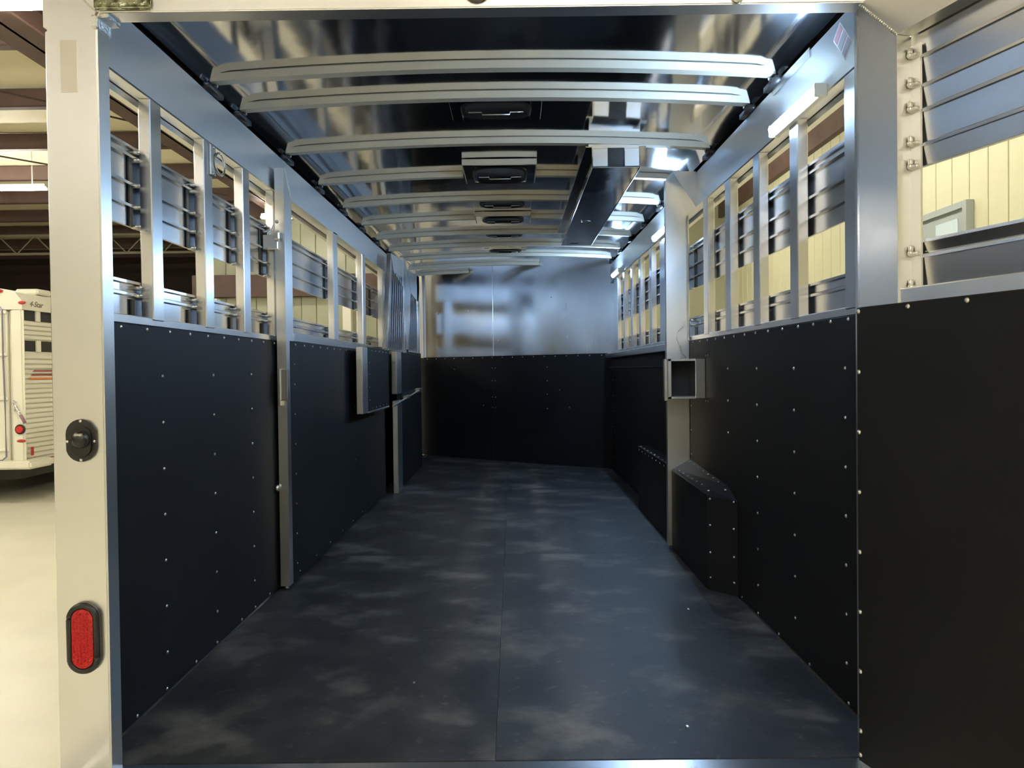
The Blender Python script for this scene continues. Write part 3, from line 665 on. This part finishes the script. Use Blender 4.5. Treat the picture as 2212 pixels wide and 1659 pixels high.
dl(MB().box(.115, .152, .042, .048, 1.25, 1.85), 'glazing_strip', CREAMW if False else ALU)
for s in (.95, 1.45): dl(MB().box(s, s+.07, .0, .04, 1.25, 1.88, .003), 'bar', ALU)
for k in range(13): rivet(dp, (.004+.157*k, -.0085, 1.204), (0, -1, 0), .0072, local=True)
for k in range(1, 8): rivet(dp, (.005, -.0085, 1.204-.1585*k), (0, -1, 0), .0072, local=True)
rivet(dp, (.004, -.0085, .03), (0, -1, 0), .0072, local=True)

# ------------------------------------------------------------------ the other trailer
T = empty('horse_trailer', (-6.8, 8.2, GZ)); tag(T, 'cream white slatted stock trailer parked in the hall behind the rear post', 'trailer')
TX, TY = -5.67, 8.2
MB().box(-8.0, TX-.03, TY+.03, 15.0, .0, 1.83, .03, 2).build('body', WHITE, T)
b = MB(); b.prism([(-8.0, 1.82), (-5.66, 1.82), (-5.66, 1.92), (-5.74, 2.02), (-5.95, 2.07), (-7.7, 2.09), (-7.95, 2.0), (-8.0, 1.9)], 'y', TY-.015, 15.0); b.build('roof_cap', WHITE, T)
MB().box(-5.80, -5.655, TY-.02, TY+.03, .03, 1.83, .02, 3).build('corner_post', WHITE, T)
MB().box(-8.05, -5.84, TY-.02, TY+.02, .05, 1.80, .008).build('rear_door', WHITE, T)
for z in (1.787, 1.30, .79, .20):
    MB().box(-6.05, -5.83, TY-.045, TY-.015, z-.02, z+.022, .008).build('door_hinge', WHITE, T)
MB().tube([(-5.90, TY-.04, 1.85), (-5.865, TY-.05, 1.80), (-5.865, TY-.05, 1.3), (-5.855, TY-.05, .8), (-5.85, TY-.05, .12), (-5.90, TY-.05, .08), (-6.3, TY-.05, .06)], .009, 6).build('lock_rod', mat('violet_grey_rod', (.22, .20, .28), .4, .6), T)
for i, (z0, z1) in enumerate([(.03+.058*k, .03+.058*k+.052) for k in range(22)]):
    MB().box(TX-.03, TX-.005, TY+.03, 14.9, z0, z1, .012, 2).build('side_slat', WHITE, T)
for z in (1.49, 1.545, 1.60, 1.655): MB().box(TX-.03, TX-.005, TY+.03, 14.9, z-.012, z+.036, .010, 2).build('side_slat', WHITE, T)
for (z0, z1) in ((1.70, 1.825), (1.338, 1.465)):
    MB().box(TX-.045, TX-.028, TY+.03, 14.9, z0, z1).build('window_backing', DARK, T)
    for k in range(14):
        y = TY+.255+k*.315; MB().box(TX-.03, TX-.004, y, y+.075, z0-.005, z1+.005, .004).build('window_mullion', WHITE, T)
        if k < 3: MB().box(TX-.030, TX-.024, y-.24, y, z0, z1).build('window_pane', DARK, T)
for (y, z, m) in ((TY+.16, 1.099, MAROON), (TY+.13, 1.05, MAROON), (TY+.10, 1.007, ORANGE)):
    b = MB(); b.prism([(y, z), (14.5, z), (14.5, z+.02), (y+.03, z+.02)], 'x', TX-.004, TX-.0005); b.build('stripe', m, T)
MB().box(-8.0, -5.53, TY-.12, TY+.3, -.02, .075, .02, 2).build('bumper', WHITE, T)
MB().box(TX-.06, TX+.012, TY+.3, 14.9, -.03, .06, .008).build('rub_rail', WHITE, T)
MB().box(TX-.002, TX+.014, TY+.35, 14.9, .048, .062).build('rub_stripe', MAROON, T)
for (x, z, rx) in ((-5.655, 1.897, .045), (-5.92, 2.035, .05)): MB().sph((x+.0, TY-.02, z), rx, (1, .45, .45), 14, 8).build('clearance_lamp', REDF, T, True)
MB().cyl((-5.70, TY-.022, .434), (-5.70, TY-.035, .434), .058, 20).build('lamp_housing', DARK, T)
MB().cyl((-5.70, TY-.034, .434), (-5.70, TY-.045, .434), .040, 20).build('stop_lamp', RED, T)
MB().sph((-5.695, TY-.02, .30), .052, (1, .3, .36), 14, 8).build('reflector', REDF, T, True)
MB().box(-5.64, -5.63, TY+.05, TY+.10, .12, .22, .004).build('side_reflector', REDF, T)
MB().tube([(-5.76, TY-.05, .77), (-5.71, TY-.06, .66), (-5.665, TY-.06, .60)], .014, 8).build('door_handle', mat('polished_handle', (.9, .9, .95), .15, 1.), T, True)
MB().tube([(-5.67, TY-.06, .60), (-5.62, TY-.06, .51)], .017, 8).build('handle_grip', mat('dull_purple_grip', (.25, .14, .18), .5), T, True)
MB().cyl((-5.73, TY-.02, .66), (-5.73, TY-.06, .66), .02, 10).build('handle_boss', ZINC, T)
MB().box(-6.0, -5.72, TY+.35, TY+.62, 2.03, 2.10, .02).build('roof_vent', WHITE, T)
for y in (11.5, 12.4):
    MB().cyl((-5.75, y, GZ+.36), (-6.0, y, GZ+.36), .36, 28).build('tyre', TYRE, T, split=True); MB().cyl((-5.74, y, GZ+.36), (-5.80, y, GZ+.36), .18, 20).build('wheel_hub', ALU, T)
    MB().cyl((-7.65, y, GZ+.36), (-7.9, y, GZ+.36), .36, 28).build('tyre', TYRE, T, split=True)
MB().box(-7.6, -6.0, TY+.4, 14.5, -.2, 0).build('underframe', BLACK, T)
# lettering on the roof cap side
def text(body, size, M, m, parent, name):
    c = bpy.data.curves.new(name, 'FONT'); c.body = body; c.size = size; c.shear = .35; c.extrude = .0015; c.resolution_u = 3
    t = bpy.data.objects.new('tmp', c); COL.objects.link(t)
    dg = bpy.context.evaluated_depsgraph_get(); me = bpy.data.meshes.new_from_object(t.evaluated_get(dg))
    bpy.data.objects.remove(t); me.transform(M); me.transform(wm(parent).inverted()); me.materials.append(m)
    o = bpy.data.objects.new(name, me); COL.objects.link(o); o.parent = parent; return o
Mx = Matrix(((0, 0, 1, -5.657), (1, 0, 0, 8.31), (0, 1, 0, 1.865), (0, 0, 0, 1)))
text('4-Star', .095, Mx, INK, T, 'lettering')
MB().box(-5.66, -5.655, 8.70, 8.76, 1.87, 1.91, .004).build('horse_emblem', MAROON, T)
